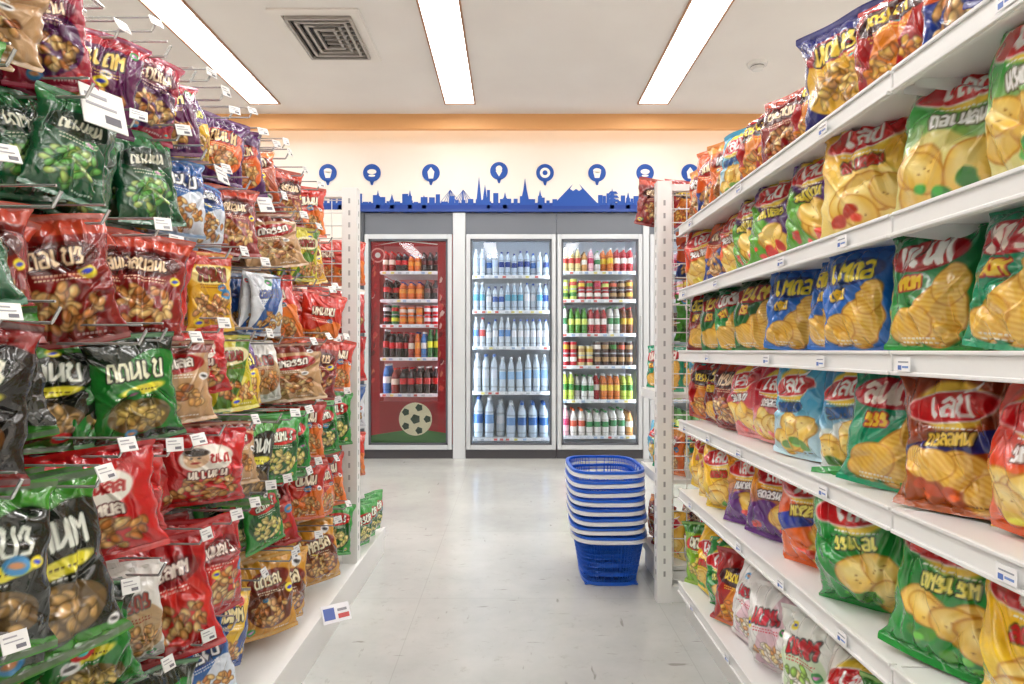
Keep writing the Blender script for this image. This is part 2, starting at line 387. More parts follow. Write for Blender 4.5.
box1('trim_5', -1.36, 1.98, WY-0.06, WY-0.01, 2.155, 2.18, mat('blue_trim', (30, 66, 146), 0.4))

# ------------------------------------------------------------------ bag designs (printed film = vertex colours)
def sm(d, s=0.008): return np.clip(0.5-d/s, 0, 1)[..., None]
def fill(C, m_, col): C[:] = C*(1-m_)+np.array(col, float)*m_
def ell(C, X, Y, cx, cy, rx, ry, col, rot=0, s=0.012):
    c, n = math.cos(rot), math.sin(rot)
    dx, dy = X-cx, Y-cy
    a = (dx*c+dy*n)/rx; bb = (-dx*n+dy*c)/ry
    d = (np.sqrt(a*a+bb*bb)-1)*min(rx, ry)
    m_ = sm(d, s); fill(C, m_, col); return m_
def seg(X, Y, pts):
    D = np.full(X.shape, 9.0)
    for (x0, y0), (x1, y1) in zip(pts[:-1], pts[1:]):
        dx, dy = x1-x0, y1-y0; L = dx*dx+dy*dy+1e-9
        t = np.clip(((X-x0)*dx+(Y-y0)*dy)/L, 0, 1)
        D = np.minimum(D, np.hypot(X-x0-t*dx, Y-y0-t*dy))
    return D
G = [
 [[(0.1,1),(0.1,0.15),(0.2,0),(0.32,0.12),(0.18,0.25)]],
 [[(0.2,0.05),(0.05,0.05),(0.02,0.4),(0.2,0.6),(0.45,0.42)], [(0.02,0.8),(0.22,1),(0.5,0.8),(0.5,0)]],
 [[(0.12,0.85),(0.02,0.95),(0.1,1.05),(0.2,0.9),(0.04,0.6),(0.02,0.25),(0.15,0),(0.52,0),(0.52,1)]],
 [[(0.05,0),(0.05,0.6),(0.15,0.95),(0.42,0.95),(0.52,0.6),(0.52,0)], [(0.05,0.0),(0.2,0.05)]],
 [[(0.05,1),(0.05,0.05),(0.2,0.1),(0.45,0.45),(0.5,1)], [(0.5,1),(0.52,0.0)]],
 [[(0.1,0.9),(0.3,1),(0.5,0.8),(0.5,0.0),(0.1,0.0),(0.08,0.4),(0.3,0.45)]],
 [[(0.05,0.6),(0.2,1),(0.4,0.9),(0.3,0.5),(0.5,0.3),(0.4,0),(0.1,0.0)]],
 [[(0.05,0),(0.05,1),(0.3,0.6),(0.5,1),(0.5,0)]],
]
LAY = [0, 1, 2]
def word(C, X, Y, gl, cx, cy, h, col, wd=0.014, out=None, arc=0.0, slant=0.0):
    n = len(gl); adv = 0.68; W = n*adv-0.12
    D = np.full(X.shape, 9.0)
    for i, g in enumerate(gl):
        ox = -W/2+i*adv
        for pl in G[g]:
            pts = [(cx+(ox+p[0])*h, cy+(p[1]-0.5)*h+slant*(ox+p[0])*h) for p in pl]
            D = np.minimum(D, seg(X, Y, pts))
    if out: fill(C, sm(D-wd*1.9, 0.01), out)
    fill(C, sm(D-wd, 0.008), col)
def chip(C, X, Y, cx, cy, r, rot, rs, ridged=False):
    ell(C, X, Y, cx, cy, r, r*0.72, (196, 130, 40), rot)
    ell(C, X, Y, cx, cy, r*0.93, r*0.66, (242, 200, 92), rot)
    if ridged:
        c, n = math.cos(rot+0.5), math.sin(rot+0.5)
        st = np.sin(((X-cx)*c+(Y-cy)*n)*170)*0.5+0.5
        c2, n2 = math.cos(rot), math.sin(rot); dx, dy = X-cx, Y-cy
        q = np.sqrt(((dx*c2+dy*n2)/(r*.9))**2+((-dx*n2+dy*c2)/(r*.62))**2)
        fill(C, sm(q-1, 0.1)*st[..., None]*0.6, (214, 150, 40))
    else:
        ell(C, X, Y, cx-r*0.15, cy+r*0.15, r*0.55, r*0.32, (253, 228, 145), rot, 0.05)
        for j in range(4): ell(C, X, Y, cx+rs.uniform(-.5, .5)*r, cy+rs.uniform(-.4, .4)*r, 0.008, 0.006, (170, 120, 50), 0, 0.008)
def nuts(C, X, Y, cx, cy, rx, ry, rs, cols, n=26, sz=0.045):
    for i in range(n):
        a = rs.uniform(0, 6.28); q = math.sqrt(rs.uniform(0, 1))
        x, y = cx+rx*q*math.cos(a), cy+ry*q*math.sin(a); rot = rs.uniform(0, 3)
        c = cols[rs.randint(len(cols))]
        ell(C, X, Y, x, y, sz*1.1, sz*0.68, tuple(v*0.5 for v in c), rot, 0.012)
        ell(C, X, Y, x, y, sz*0.92, sz*0.52, c, rot, 0.012)
        ell(C, X, Y, x-sz*0.2, y+sz*0.15, sz*0.35, sz*0.2, tuple(min(255, v*1.25+20) for v in c), rot, 0.03)
NUT = [(206, 146, 80), (176, 108, 50), (222, 174, 110)]
def grad(C, Y, c1, c0, y0, y1):
    m_ = np.clip((Y-y0)/(y1-y0), 0, 1)[..., None]
    C[:] = np.array(c0, float)*(1-m_)+np.array(c1, float)*m_
def small_text(C, X, Y, cx, cy, w, rows, col):
    for k in range(rows):
        yy = cy-k*0.03
        m_ = sm(np.abs(Y-yy)-0.006, 0.008)*sm(np.abs(X-cx)-w/2, 0.01)*(np.sin(X*220+k*5) > -0.5)[..., None]
        fill(C, m_*0.9, col)
def sundries(C, X, Y, rs, base):
    for j in range(rs.randint(1, 4)):
        x, y = rs.uniform(-.3, .3), rs.choice([0.48, 0.56, 0.85, 0.12]); r = rs.uniform(0.03, 0.06)
        c = [(250, 230, 60), (240, 240, 240), (220, 40, 40), (60, 140, 200), (50, 150, 70)][rs.randint(5)]
        ell(C, X, Y, x, y, r*1.3, r, c, rs.uniform(-.4, .4)); ell(C, X, Y, x, y, r*0.8, r*0.35, tuple(255-v*0.8 for v in c), rs.uniform(-.4, .4))
    for y0 in (0.03, 0.97):
        fill(C, sm(np.abs(Y-y0)-0.02, 0.01)*0.75, tuple(v*0.6+90 for v in base))

def D_lay(top, low, tcol, flav=(60, 140, 60), rid=False, bandc=None, gold=(250, 214, 70), nch=6, corner=None):
    def f(X, Y, rs):
        C = np.zeros(X.shape+(3,)); grad(C, Y, top, low, 0.25, 0.6)
        wv = Y-(0.40+0.05*np.sin(X*9+rs.uniform(0, 3)))
        fill(C, sm(wv, 0.02), low)
        if corner: fill(C, sm(0.5*(X+0.1)+(Y-0.5)*0.6, 0.03), corner)
        if bandc: fill(C, sm(np.abs(Y-0.46-0.25*X)-0.075, 0.01), bandc)
        for k in range(nch):
            chip(C, X, Y, rs.uniform(-0.24, 0.24) if nch > 4 else rs.uniform(-0.02, 0.24), rs.uniform(0.14, 0.36), rs.uniform(0.13, 0.19), rs.uniform(-0.6, 0.9), rs, rid)
        for k in range(3):
            ell(C, X, Y, rs.uniform(-.25, .25), rs.uniform(.09, .2), 0.06, 0.04, flav, rs.uniform(-1, 1)); ell(C, X, Y, rs.uniform(-.25, .25), rs.uniform(.08, .18), 0.035, 0.025, tuple(min(255, v*1.4) for v in flav), 0.3)
        ell(C, X, Y, 0, 0.745, 0.22, 0.175, gold, 0, 0.03)
        ell(C, X, Y, 0.0, 0.735, 0.31, 0.115, (250, 240, 235), 0.14)
        ell(C, X, Y, 0.0, 0.735, 0.295, 0.102, (200, 16, 26), 0.14)
        word(C, X, Y, LAY, 0.0, 0.735, 0.125, (255, 255, 255), 0.014, None, slant=0.1)
        fill(C, sm(seg(X, Y, [(0.09, 0.84), (0.13, 0.86), (0.17, 0.9)])-0.010, 0.008), (255, 255, 255))
        gl = [int(g) for g in rs.randint(0, 8, 6)]
        word(C, X, Y, gl, 0.0, 0.515, 0.075, tcol, 0.010, tuple(v*0.35 for v in low), slant=0.08)
        small_text(C, X, Y, 0.0, 0.59, 0.3, 1, (255, 255, 255))
        small_text(C, X, Y, 0.2, 0.07, 0.15, 1, (90, 60, 30))
        return C
    return f
def D_ridge(top, low, tcol, out, gold=(246, 206, 60)):
    def f(X, Y, rs):
        C = np.zeros(X.shape+(3,)); grad(C, Y, top, low, 0.3, 0.8)
        chip(C, X, Y, 0.1, 0.27, 0.27, 0.9, rs, True); chip(C, X, Y, -0.14, 0.2, 0.2, 0.4, rs, True); chip(C, X, Y, 0.2, 0.5, 0.17, 1.2, rs, True)
        gl = [int(g) for g in rs.randint(0, 8, 4)]
        ell(C, X, Y, -0.03, 0.75, 0.33, 0.13, out, 0.1)
        word(C, X, Y, gl, -0.02, 0.75, 0.16, tcol, 0.019, None, slant=0.08)
        gl = [int(g) for g in rs.randint(0, 8, 3)]
        word(C, X, Y, gl, -0.12, 0.53, 0.085, gold, 0.013, out, slant=0.1)
        small_text(C, X, Y, -0.1, 0.1, 0.25, 2, (255, 255, 255))
        return C
    return f
def D_nut(base, acc, tcol, panel=None, ncols=None, style=0):
    ncols = ncols or NUT
    def f(X, Y, rs):
        C = np.zeros(X.shape+(3,)); C[:] = base
        if style == 0:
            nuts(C, X, Y, 0, 0.3, 0.25, 0.17, rs, ncols, 42, 0.05)
            fill(C, sm(-(Y-0.84), 0.01), acc)
        elif style == 1:
            ell(C, X, Y, 0, 0.42, 0.33, 0.3, acc)
            nuts(C, X, Y, 0, 0.33, 0.25, 0.16, rs, ncols, 40, 0.048)
        elif style == 2:
            fill(C, sm(np.abs(X-Y*0.5+0.2)-0.13, 0.01), acc)
            nuts(C, X, Y, 0.05, 0.25, 0.26, 0.13, rs, ncols, 34, 0.045)
        else:
            fill(C, sm(Y-0.46-0.1*np.sin(X*7), 0.01), acc)
            nuts(C, X, Y, 0.0, 0.24, 0.28, 0.17, rs, ncols, 44, 0.045)
        sundries(C, X, Y, rs, base)
        ty = 0.69+rs.uniform(-.03, .04)
        if panel: ell(C, X, Y, 0, ty, 0.3, 0.12, panel, 0.08)
        gl = [int(g) for g in rs.randint(0, 8, rs.randint(4, 7))]
        h = 0.56/len(gl)
        word(C, X, Y, gl, 0, ty, h, tcol, 0.015 if len(gl) < 5 else 0.011, tuple(v*0.35 for v in base), slant=rs.choice([0.0, 0.08, 0.14]))
        small_text(C, X, Y, 0.0, ty-0.13, 0.35, 2, tcol)
        small_text(C, X, Y, 0.12, 0.09, 0.2, 1, (255, 255, 255))
        return C
    return f
def D_face(base, acc):
    def f(X, Y, rs):
        C = np.zeros(X.shape+(3,)); C[:] = base
        nuts(C, X, Y, 0.0, 0.26, 0.3, 0.17, rs, NUT, 48, 0.048)
        fill(C, sm(-(Y-0.88), 0.01), acc)
        ell(C, X, Y, 0, 0.66, 0.25, 0.17, (242, 236, 224)); ell(C, X, Y, -0.1, 0.67, 0.11, 0.12, (222, 184, 144))
        ell(C, X, Y, -0.1, 0.74, 0.11, 0.05, (50, 36, 30)); ell(C, X, Y, -0.14, 0.67, 0.014, 0.01, (30, 20, 20)); ell(C, X, Y, -0.07, 0.67, 0.014, 0.01, (30, 20, 20)); ell(C, X, Y, -0.1, 0.61, 0.04, 0.014, (160, 40, 40))
        gl = [int(g) for g in rs.randint(0, 8, 3)]
        word(C, X, Y, gl, 0.11, 0.66, 0.09, (180, 30, 30), 0.011)
        gl = [int(g) for g in rs.randint(0, 8, 6)]
        word(C, X, Y, gl, 0, 0.46, 0.085, (255, 245, 230), 0.011, (70, 10, 10), slant=0.05)
        return C
    return f
def D_dark(base, acc, tcol, pic):
    def f(X, Y, rs):
        C = np.zeros(X.shape+(3,)); C[:] = base
        fill(C, sm(0.80+0.06*np.sin(X*8)-Y, 0.02), acc)
        fill(C, sm(Y-0.1-0.03*np.sin(X*11), 0.02), acc)
        ell(C, X, Y, 0.0, 0.28, 0.27, 0.16, tuple(v*0.55 for v in pic))
        nuts(C, X, Y, 0.0, 0.28, 0.2, 0.11, rs, [pic, tuple(v*0.8 for v in pic)], 30, 0.05)
        gl = [int(g) for g in rs.randint(0, 8, 5)]
        word(C, X, Y, gl, 0, 0.69, 0.14, tcol, 0.013, (20, 30, 20))
        ell(C, X, Y, 0.05, 0.52, 0.2, 0.045, (230, 220, 60), 0.15); small_text(C, X, Y, 0.05, 0.52, 0.25, 1, (60, 40, 10))
        small_text(C, X, Y, -0.05, 0.46, 0.3, 1, (230, 230, 220))
        sundries(C, X, Y, rs, base)
        return C
    return f

DES = {
 'lay_green': D_lay((50, 150, 62), (232, 222, 140), (255, 255, 255), (50, 130, 50)),
 'lay_green2': D_lay((30, 140, 56), (34, 146, 60), (250, 240, 120), (80, 150, 50), nch=5),
 'lay_cream': D_lay((242, 186, 54), (248, 222, 130), (190, 40, 30), (200, 60, 40)),
 'lay_purple': D_lay((84, 32, 120), (80, 34, 116), (250, 230, 80), (220, 60, 50), nch=3, corner=(96, 170, 50)),
 'lay_purp_or': D_lay((242, 160, 26), (94, 40, 124), (255, 255, 255), (210, 60, 60), nch=4),
 'lay_orange': D_lay((228, 82, 22), (236, 104, 26), (255, 240, 120), (200, 60, 40), True, (34, 60, 160), nch=4),
 'lay_blue': D_lay((66, 168, 210), (186, 220, 234), (20, 80, 150), (110, 160, 80)),
 'lay_blue2': D_lay((44, 140, 196), (216, 226, 224), (24, 90, 160), (80, 140, 50)),
 'lay_rock': D_lay((138, 50, 16), (166, 78, 22), (255, 220, 90), (200, 80, 30), True, (34, 40, 112), nch=5),
 'lay_red': D_lay((212, 46, 24), (232, 96, 30), (255, 255, 255), (230, 200, 60)),
 'lay_yellow': D_lay((244, 190, 24), (244, 206, 50), (200, 30, 30), (70, 140, 60)),
 'lay_pink': D_lay((208, 50, 70), (232, 150, 150), (255, 255, 255), (230, 90, 90)),
 'lay_white': D_lay((238, 236, 228), (226, 214, 190), (190, 40, 60), (90, 150, 60), nch=4),
 'ridge_blue': D_ridge((24, 96, 186), (34, 110, 196), (255, 232, 60), (10, 44, 116)),
 'ridge_green': D_ridge((12, 116, 64), (44, 150, 66), (255, 255, 255), (170, 18, 28)),
 'ridge_teal': D_ridge((6, 132, 96), (12, 148, 104), (255, 240, 230), (180, 14, 34)),
 'ridge_red': D_ridge((172, 18, 22), (110, 14, 20), (255, 230, 90), (40, 30, 30)),
 'ridge_dgreen': D_ridge((14, 78, 40), (30, 110, 44), (250, 220, 80), (150, 14, 24)),
 'stick_red': D_nut((168, 18, 22), (226, 130, 30), (255, 230, 80), (60, 20, 30), [(220, 120, 40), (240, 170, 70)], 2),
 'stick_org': D_nut((222, 88, 24), (32, 60, 146), (255, 240, 200), (150, 20, 24), None, 3),
 'blue_gold': D_nut((32, 36, 112), (222, 172, 48), (250, 220, 90), (150, 18, 34), [(226, 180, 90), (200, 140, 50)], 1),
 'white_pink': D_nut((238, 236, 234), (222, 190, 200), (206, 40, 60), None, [(240, 200, 130), (220, 150, 90), (236, 220, 190)], 2),
 'white_green': D_nut((236, 238, 232), (206, 224, 190), (200, 40, 50), None, [(230, 210, 150), (140, 180, 80), (240, 235, 220)], 1),
 'lime': D_nut((130, 180, 40), (50, 122, 40), (255, 255, 240), (200, 40, 40), [(230, 200, 90)], 0),
 'purple': D_nut((92, 22, 80), (180, 30, 50), (255, 225, 120), None, NUT, 0),
 'magenta': D_nut((160, 18, 52), (78, 18, 78), (255, 235, 200), (100, 14, 52), NUT, 1),
 'purpyel': D_nut((80, 30, 120), (234, 186, 48), (255, 240, 120), None, NUT, 3),
 'purpor': D_nut((78, 22, 90), (224, 98, 30), (255, 220, 160), (190, 50, 22), NUT, 1),
 'brownor': D_nut((176, 70, 24), (224, 126, 46), (255, 240, 210), (120, 32, 14), NUT, 0),
 'gbright': D_nut((70, 166, 38), (48, 128, 32), (255, 255, 230), None, [(120, 200, 60), (90, 160, 40)], 0),
 'dgreen': D_nut((16, 84, 50), (30, 118, 58), (240, 240, 220), (14, 50, 34), [(90, 160, 70), (150, 180, 90)], 0),
 'bluenut': D_nut((24, 88, 160), (215, 224, 236), (255, 255, 255), (18, 52, 122), NUT, 3),
 'redbrown': D_nut((130, 22, 20), (192, 64, 38), (255, 230, 190), (80, 14, 14), NUT, 0),
 'yelgreen': D_nut((200, 188, 44), (80, 130, 40), (150, 30, 30), (240, 230, 180), NUT, 2),
 'rednut': D_nut((184, 18, 24), (206, 44, 36), (255, 245, 235), (136, 10, 18), NUT, 1),
 'yellow': D_nut((220, 168, 28), (182, 48, 32), (120, 30, 20), (250, 230, 150), NUT, 0),
 'white': D_nut((222, 220, 214), (186, 154, 112), (140, 40, 30), None, NUT, 1),
 'bluewhite': D_nut((216, 222, 230), (32, 82, 152), (30, 60, 140), None, NUT, 2),
 'blkgreen': D_dark((20, 26, 20), (60, 140, 40), (235, 240, 230), (190, 150, 90)),
 'blk': D_dark((26, 22, 20), (140, 18, 20), (236, 230, 210), (190, 120, 60)),
 'greenblk': D_dark((26, 120, 40), (18, 32, 20), (250, 250, 220), (200, 170, 90)),
 'facered': D_face((184, 16, 22), (226, 220, 212)),
 'facewhite': D_face((198, 30, 32), (176, 18, 26)),
 'green': D_nut((38, 146, 48), (22, 90, 36), (255, 255, 240), (200, 30, 30), [(200, 190, 100), (230, 210, 130)], 1),
 'redor': D_nut((200, 42, 26), (230, 118, 38), (255, 245, 220), None, NUT, 3),
 'blueyel': D_nut((34, 64, 140), (230, 186, 56), (255, 240, 180), None, NUT, 2),
 'yelbrn': D_nut((204, 144, 42), (110, 50, 22), (255, 245, 210), (120, 32, 18), NUT, 1),
 'org': D_nut((222, 106, 36), (236, 156, 66), (255, 255, 255), (150, 30, 22), NUT, 0),
 'clear': D_nut((190, 150, 106), (120, 40, 28), (255, 250, 240), (166, 20, 22), [(206, 146, 80), (160, 90, 44), (226, 184, 124)], 0),
}
BAGS = {}
def bag_mesh(key, w, h, t, seed, nx=76, ny=100, crink=1.0):
    rs = np.random.RandomState(seed)
    ph = rs.uniform(0, 6.28, 12); kk = rs.uniform(3, 9, (6, 2))*rs.choice([-1, 1], (6, 2)); bend = rs.uniform(-0.02, 0.03)
    lines = [(rs.uniform(-.8, .8), rs.uniform(-.8, .8), rs.uniform(0, 3.14), rs.uniform(0.2, 0.5)) for _ in range(9)]
    V_, F_, Cc = [], [], []; off = 0
    for side in (-1, 1):
        n1, n2 = (nx, ny) if side < 0 else (26, 34)
        u = np.linspace(-1, 1, n1); v = np.linspace(-1, 1, n2)
        U, V = np.meshgrid(u, v); s = 0.9
        vb = np.clip(np.abs(V)/s, 0, 1)
        a = (1-vb**2.3)**0.58
        b_ = np.sqrt(np.clip(1-np.abs(U)**2.5, 0, 1))
        th = t/2*a*b_
        edge = np.exp(-((1-vb)/0.3))*b_*(vb < 1)
        wr = 0.13*t*edge*np.abs(np.sin(U*7.5+ph[0]+1.3*V+side))
        wr += 0.07*t*edge*np.sin(U*17+ph[1]+2*V)
        for k in range(5):
            wr += 0.028*t*a*b_*np.sin(kk[k, 0]*U+kk[k, 1]*V+ph[2+k]+side)
        cr = np.sin(kk[5, 0]*U*0.8+kk[5, 1]*V*0.7+ph[8]+side); wr -= 0.05*t*a*b_*np.exp(-(cr/0.18)**2)
        for (lx, ly, la, ll) in lines:
            du, dv = U-lx, V-ly
            al = du*math.cos(la)+dv*math.sin(la); pr = -du*math.sin(la)+dv*math.cos(la)+0.15*al*al
            g_ = np.exp(-(al/ll)**2)*b_*np.minimum(1, a*1.5)
            wr += crink*0.11*t*g_*np.exp(-(np.abs(pr)/0.06)) - crink*0.06*t*g_*np.exp(-((pr-0.1)/0.07)**2)
        th = th-wr*0.9
        x = U*w/2*(1-0.13*a*(np.abs(U)**1)) + 0.012*w*np.sin(V*9+ph[9])*np.abs(U) + 0.006*w*np.sin(V*21+ph[7])*np.abs(U)**3
        y = side*th + bend*(V*V) + 0.016*h*np.sin(U*3.4+ph[10])*np.clip((np.abs(V)-0.6)/0.4, 0, 1)*(1+0.5*np.sign(V)) + (0.0006*side)
        z = (V+1)/2*h*(1-0.015*a) - 0.016*h*(np.abs(U)**2)*np.clip((np.abs(V)-0.7)/0.3, 0, 1)*np.sign(V)
        P = np.stack([x, y, z], -1).reshape(-1, 3)
        X = U*0.5*w/h; Y = (V+1)/2
        if w/h > 0.9: X = X*0.7
        C = DES[key](X, Y, np.random.RandomState(seed+5))
        C = linnp(C).reshape(-1, 3)
        idx = np.arange(n1*n2).reshape(n2, n1)+off
        q = np.stack([idx[:-1, :-1], idx[:-1, 1:], idx[1:, 1:], idx[1:, :-1]], -1).reshape(-1, 4)
        if side > 0: q = q[:, ::-1]
        V_.append(P); F_.append(q); Cc.append(C); off += n1*n2
    P = np.concatenate(V_); Q = np.concatenate(F_); C = np.concatenate(Cc)
    me = bpy.data.meshes.new('bag_'+key)
    me.vertices.add(len(P)); me.vertices.foreach_set('co', P.astype(np.float32).ravel())
    me.loops.add(Q.size); me.loops.foreach_set('vertex_index', Q.astype(np.int32).ravel())
    me.polygons.add(len(Q)); me.polygons.foreach_set('loop_start', np.arange(0, Q.size, 4, dtype=np.int32))
    me.update(calc_edges=True)
    me.polygons.foreach_set('use_smooth', np.ones(len(Q), bool))
    ca = me.color_attributes.new('Col', 'FLOAT_COLOR', 'POINT')
    ca.data.foreach_set('color', np.concatenate([C, np.ones((len(C), 1))], 1).astype(np.float32).ravel())
    me.materials.append(M_FILM); me.validate(); return me
SHAPES = {'big': (0.176, 0.225, 0.09), 'std': (0.140, 0.188, 0.048), 'slim': (0.112, 0.176, 0.034), 'wide': (0.180, 0.165, 0.055), 'tall': (0.15, 0.215, 0.055)}
HT = {k: v[1] for k, v in SHAPES.items()}
def get_bag(key, shp, var=0):
    k = (key, shp, var)
    if k not in BAGS:
        i = list(DES).index(key); w, h, t = SHAPES[shp]
        BAGS[k] = bag_mesh(key, w, h, t, 100+i+1000*list(SHAPES).index(shp)+77*var, nx=90, ny=118, crink=1.2 if shp == 'big' else 2.0)
    return BAGS[k]
def place(key, shp, x, y, z, yaw, roll, pitch, parent, name, sc=1.0, var=0):
    o = bpy.data.objects.new(name, get_bag(key, shp, var)); S.collection.objects.link(o)
    o.matrix_world = Matrix.Translation((x, y, z)) @ Matrix.Rotation(math.radians(yaw), 4, 'Z') @ Matrix.Rotation(math.radians(pitch), 4, 'X') @ Matrix.Rotation(math.radians(roll), 4, 'Y') @ Matrix.Scale(sc, 4)
    o.parent = parent
    return o

# ------------------------------------------------------------------ right gondola
LV = [0.125, 0.455, 0.70, 0.945, 1.16, 1.385]
g = empty('snack_shelf_rack')
b = MB(); XF = 0.60; XB = 1.03; Y0, Y1 = 0.15, 2.28
for i, z in enumerate(LV):
    for ya, yb_ in ((Y0, 0.998), (1.002, Y1)):
        b.box(XF, XB, ya, yb_, z-0.016, z)
        b.box(XF-0.006, XF+0.004, ya, yb_, z-0.034, z+0.004)
        b.box(XF-0.012, XF-0.006, ya+0.002, yb_-0.002, z-0.034, z-0.028); b.box(XF-0.010, XF-0.006, ya+0.002, yb_-0.002, z-0.002, z+0.004)
        for yy in (ya+0.01, yb_-0.013):
            b.add([(XF+0.02, yy, z-0.016), (XB, yy, z-0.016), (XB, yy, z-0.075), (XF+0.02, yy, z-0.03)], [(0, 1, 2, 3)], (235, 235, 232))
b.box(XF+0.02, XB, Y0, Y1, 0.0, LV[0]-0.02)
b.box(XB, XB+0.015, Y0, Y1, 0.0, 1.62, (232, 230, 224))
b.done('shelf_boards', M_WHITE, g, bevel=0.0015)
b = MB()
b.box(0.545, 0.60, 2.40, 2.45, 0, 1.585); b.box(1.03, 1.075, 2.40, 2.45, 0, 1.7); b.box(1.03, 1.07, 0.98, 1.02, 0, 1.7)
b.box(0.60, 1.03, 2.41, 2.44, 0, 0.06); b.box(0.60, 1.03, 2.41, 2.44, 1.55, 1.575)
for k in range(30): b.box(0.5445, 0.5455, 2.42, 2.43, 0.1+k*0.048, 0.12+k*0.048, (150, 150, 150)); b.box(0.568, 0.576, 2.399, 2.4005, 0.1+k*0.048, 0.12+k*0.048, (160, 160, 160))
for z in (0.12, 0.45, 0.78):
    b.box(0.58, 1.1, 2.46, 2.85, z-0.016, z); b.box(0.575, 0.585, 2.46, 2.85, z-0.034, z+0.004)
b.box(0.59, 1.1, 2.46, 2.84, 0, 0.10)
b.done('uprights', M_PAINT, g, bevel=0.0015)
b = MB()
for k in range(9): b.rod((0.61+k*0.052, 2.425, 0.06), (0.61+k*0.052, 2.425, 1.56), 0.0022)
for k in range(29): b.rod((0.60, 2.422, 0.08+k*0.052), (1.04, 2.422, 0.08+k*0.052), 0.0022)
for k in range(8): b.rod((0.61, 2.33, 0.98+k*0.07), (0.61, 2.41, 0.98+k*0.07), 0.0022)
b.done('end_wire_grid', M_WIRE, g)
def label_rail(b, z, y, w=0.032, x=XF-0.0125):
    b.box(x-0.0012, x, y-w/2, y+w/2, z-0.027, z-0.006, (246, 246, 248))
    b.box(x-0.0016, x-0.001, y-w*0.4, y+w*0.05, z-0.022, z-0.019, (120, 150, 210)); b.box(x-0.0016, x-0.001, y-w*0.4, y+w*0.35, z-0.014, z-0.012, (150, 155, 165)); b.box(x-0.0016, x-0.001, y+w*0.12, y+w*0.38, z-0.025, z-0.018, (90, 120, 190))
b = MB()
for i, z in enumerate(LV):
    yy = 0.62+0.07*(i % 3)
    while yy < 2.2:
        label_rail(b, z, yy); yy += R.choice([0.26, 0.34, 0.45])
b.done('shelf_price_labels', M_PLASTIC, g)

rows = {
 5: [(2.22,'org'),(2.10,'stick_org'),(1.97,'org'),(1.86,'lay_blue'),(1.72,'stick_red'),(1.57,'redbrown'),(1.43,'stick_red'),(1.27,'blue_gold'),(1.10,'stick_red'),(0.94,'stick_org'),(0.78,'blue_gold'),(0.62,'stick_org')],
 4: [(2.20,'lay_red'),(2.07,'stick_org'),(1.92,'lay_red'),(1.75,'lay_purple'),(1.60,'lay_purple'),(1.40,'lay_purple'),(1.195,'lay_cream'),(0.985,'lay_green'),(0.80,'lay_green'),(0.62,'lay_green'),(0.45,'lay_cream')],
 3: [(2.22,'ridge_red'),(2.06,'ridge_dgreen'),(1.91,'ridge_green'),(1.75,'ridge_dgreen'),(1.56,'ridge_blue'),(1.35,'ridge_blue'),(1.22,'ridge_blue'),(1.03,'ridge_green'),(0.84,'ridge_teal'),(0.66,'ridge_teal'),(0.5,'ridge_blue')],
 2: [(2.22,'stick_red'),(2.09,'ridge_red'),(1.95,'redbrown'),(1.81,'lay_pink'),(1.66,'lay_pink'),(1.48,'lay_blue'),(1.27,'lay_blue2'),(1.13,'ridge_teal'),(0.965,'lay_rock'),(0.79,'lay_red'),(0.62,'lay_rock'),(0.47,'lay_red')],
 1: [(2.22,'lay_yellow'),(2.09,'lay_cream'),(1.95,'lay_yellow'),(1.80,'lay_purp_or'),(1.65,'lay_purp_or'),(1.43,'lay_orange'),(1.19,'lay_green2'),(0.985,'lay_green2'),(0.80,'lay_yellow'),(0.62,'lay_green')],
 0: [(2.22,'lime'),(2.12,'lay_yellow'),(2.0,'lay_green2'),(1.9,'stick_red'),(1.77,'white_pink'),(1.61,'white_pink'),(1.44,'white_green'),(1.27,'lay_white'),(1.12,'lime'),(0.97,'lay_green2'),(0.82,'lay_white'),(0.66,'lime'),(0.5,'lay_green2')],
}
for i, lst in rows.items():
    e = empty('chip_bag_row', (0, 0, 0))
    for n_, (y, k) in enumerate(lst):
        sc = R.uniform(0.97, 1.03)
        if i in (1, 4) and y < 1.3: sc = 1.12
        if i == 5: sc = R.uniform(0.9, 1.08)
        if i == 1 and k == 'lay_green2': sc = 1.2
        if i == 1 and k == 'lay_orange': sc = 1.16
        if i == 3: sc *= 0.92
        if i == 4 and k == 'lay_purple': sc = 1.06
        for d in range(3):
            place(k, 'big', 0.672+d*0.10+R.uniform(-.012, .012), y+R.uniform(-.008, .008)+d*0.012, LV[i]+0.002, (-62 if k != 'lay_orange' else -48)+R.uniform(-16, 16)*(1 if d == 0 else .5), R.uniform(-6, 6) if d == 0 else 0, -R.uniform(2, 11), e, 'chip_bag', sc, 0 if d else n_ % 2)
e = empty('endcap_snack_packets')
for z, ks in ((0.12, ['lay_cream', 'redbrown', 'brownor']), (0.45, ['org', 'ridge_teal', 'lay_blue']), (0.78, ['ridge_teal', 'lay_blue', 'ridge_teal'])):
    for j, k in enumerate(ks): place(k, 'std', 0.635, 2.55+j*0.12, z+0.004, -60, 0, -3, e, 'snack_packet'); place(k, 'std', 0.78, 2.55+j*0.12, z+0.002, -70, 0, -3, e, 'snack_packet')
for j in range(3): place(['redbrown', 'stick_red', 'redbrown'][j], 'std', 0.54+0.11*j, 2.50, 1.43, 10, 6, 0, e, 'snack_packet'); place('stick_org', 'std', 0.7, 2.48, 1.22, 0, 0, 0, e, 'snack_packet'); place('gbright', 'std', 0.70, 2.48, 0.98, 0, 0, 0, e, 'snack_packet')

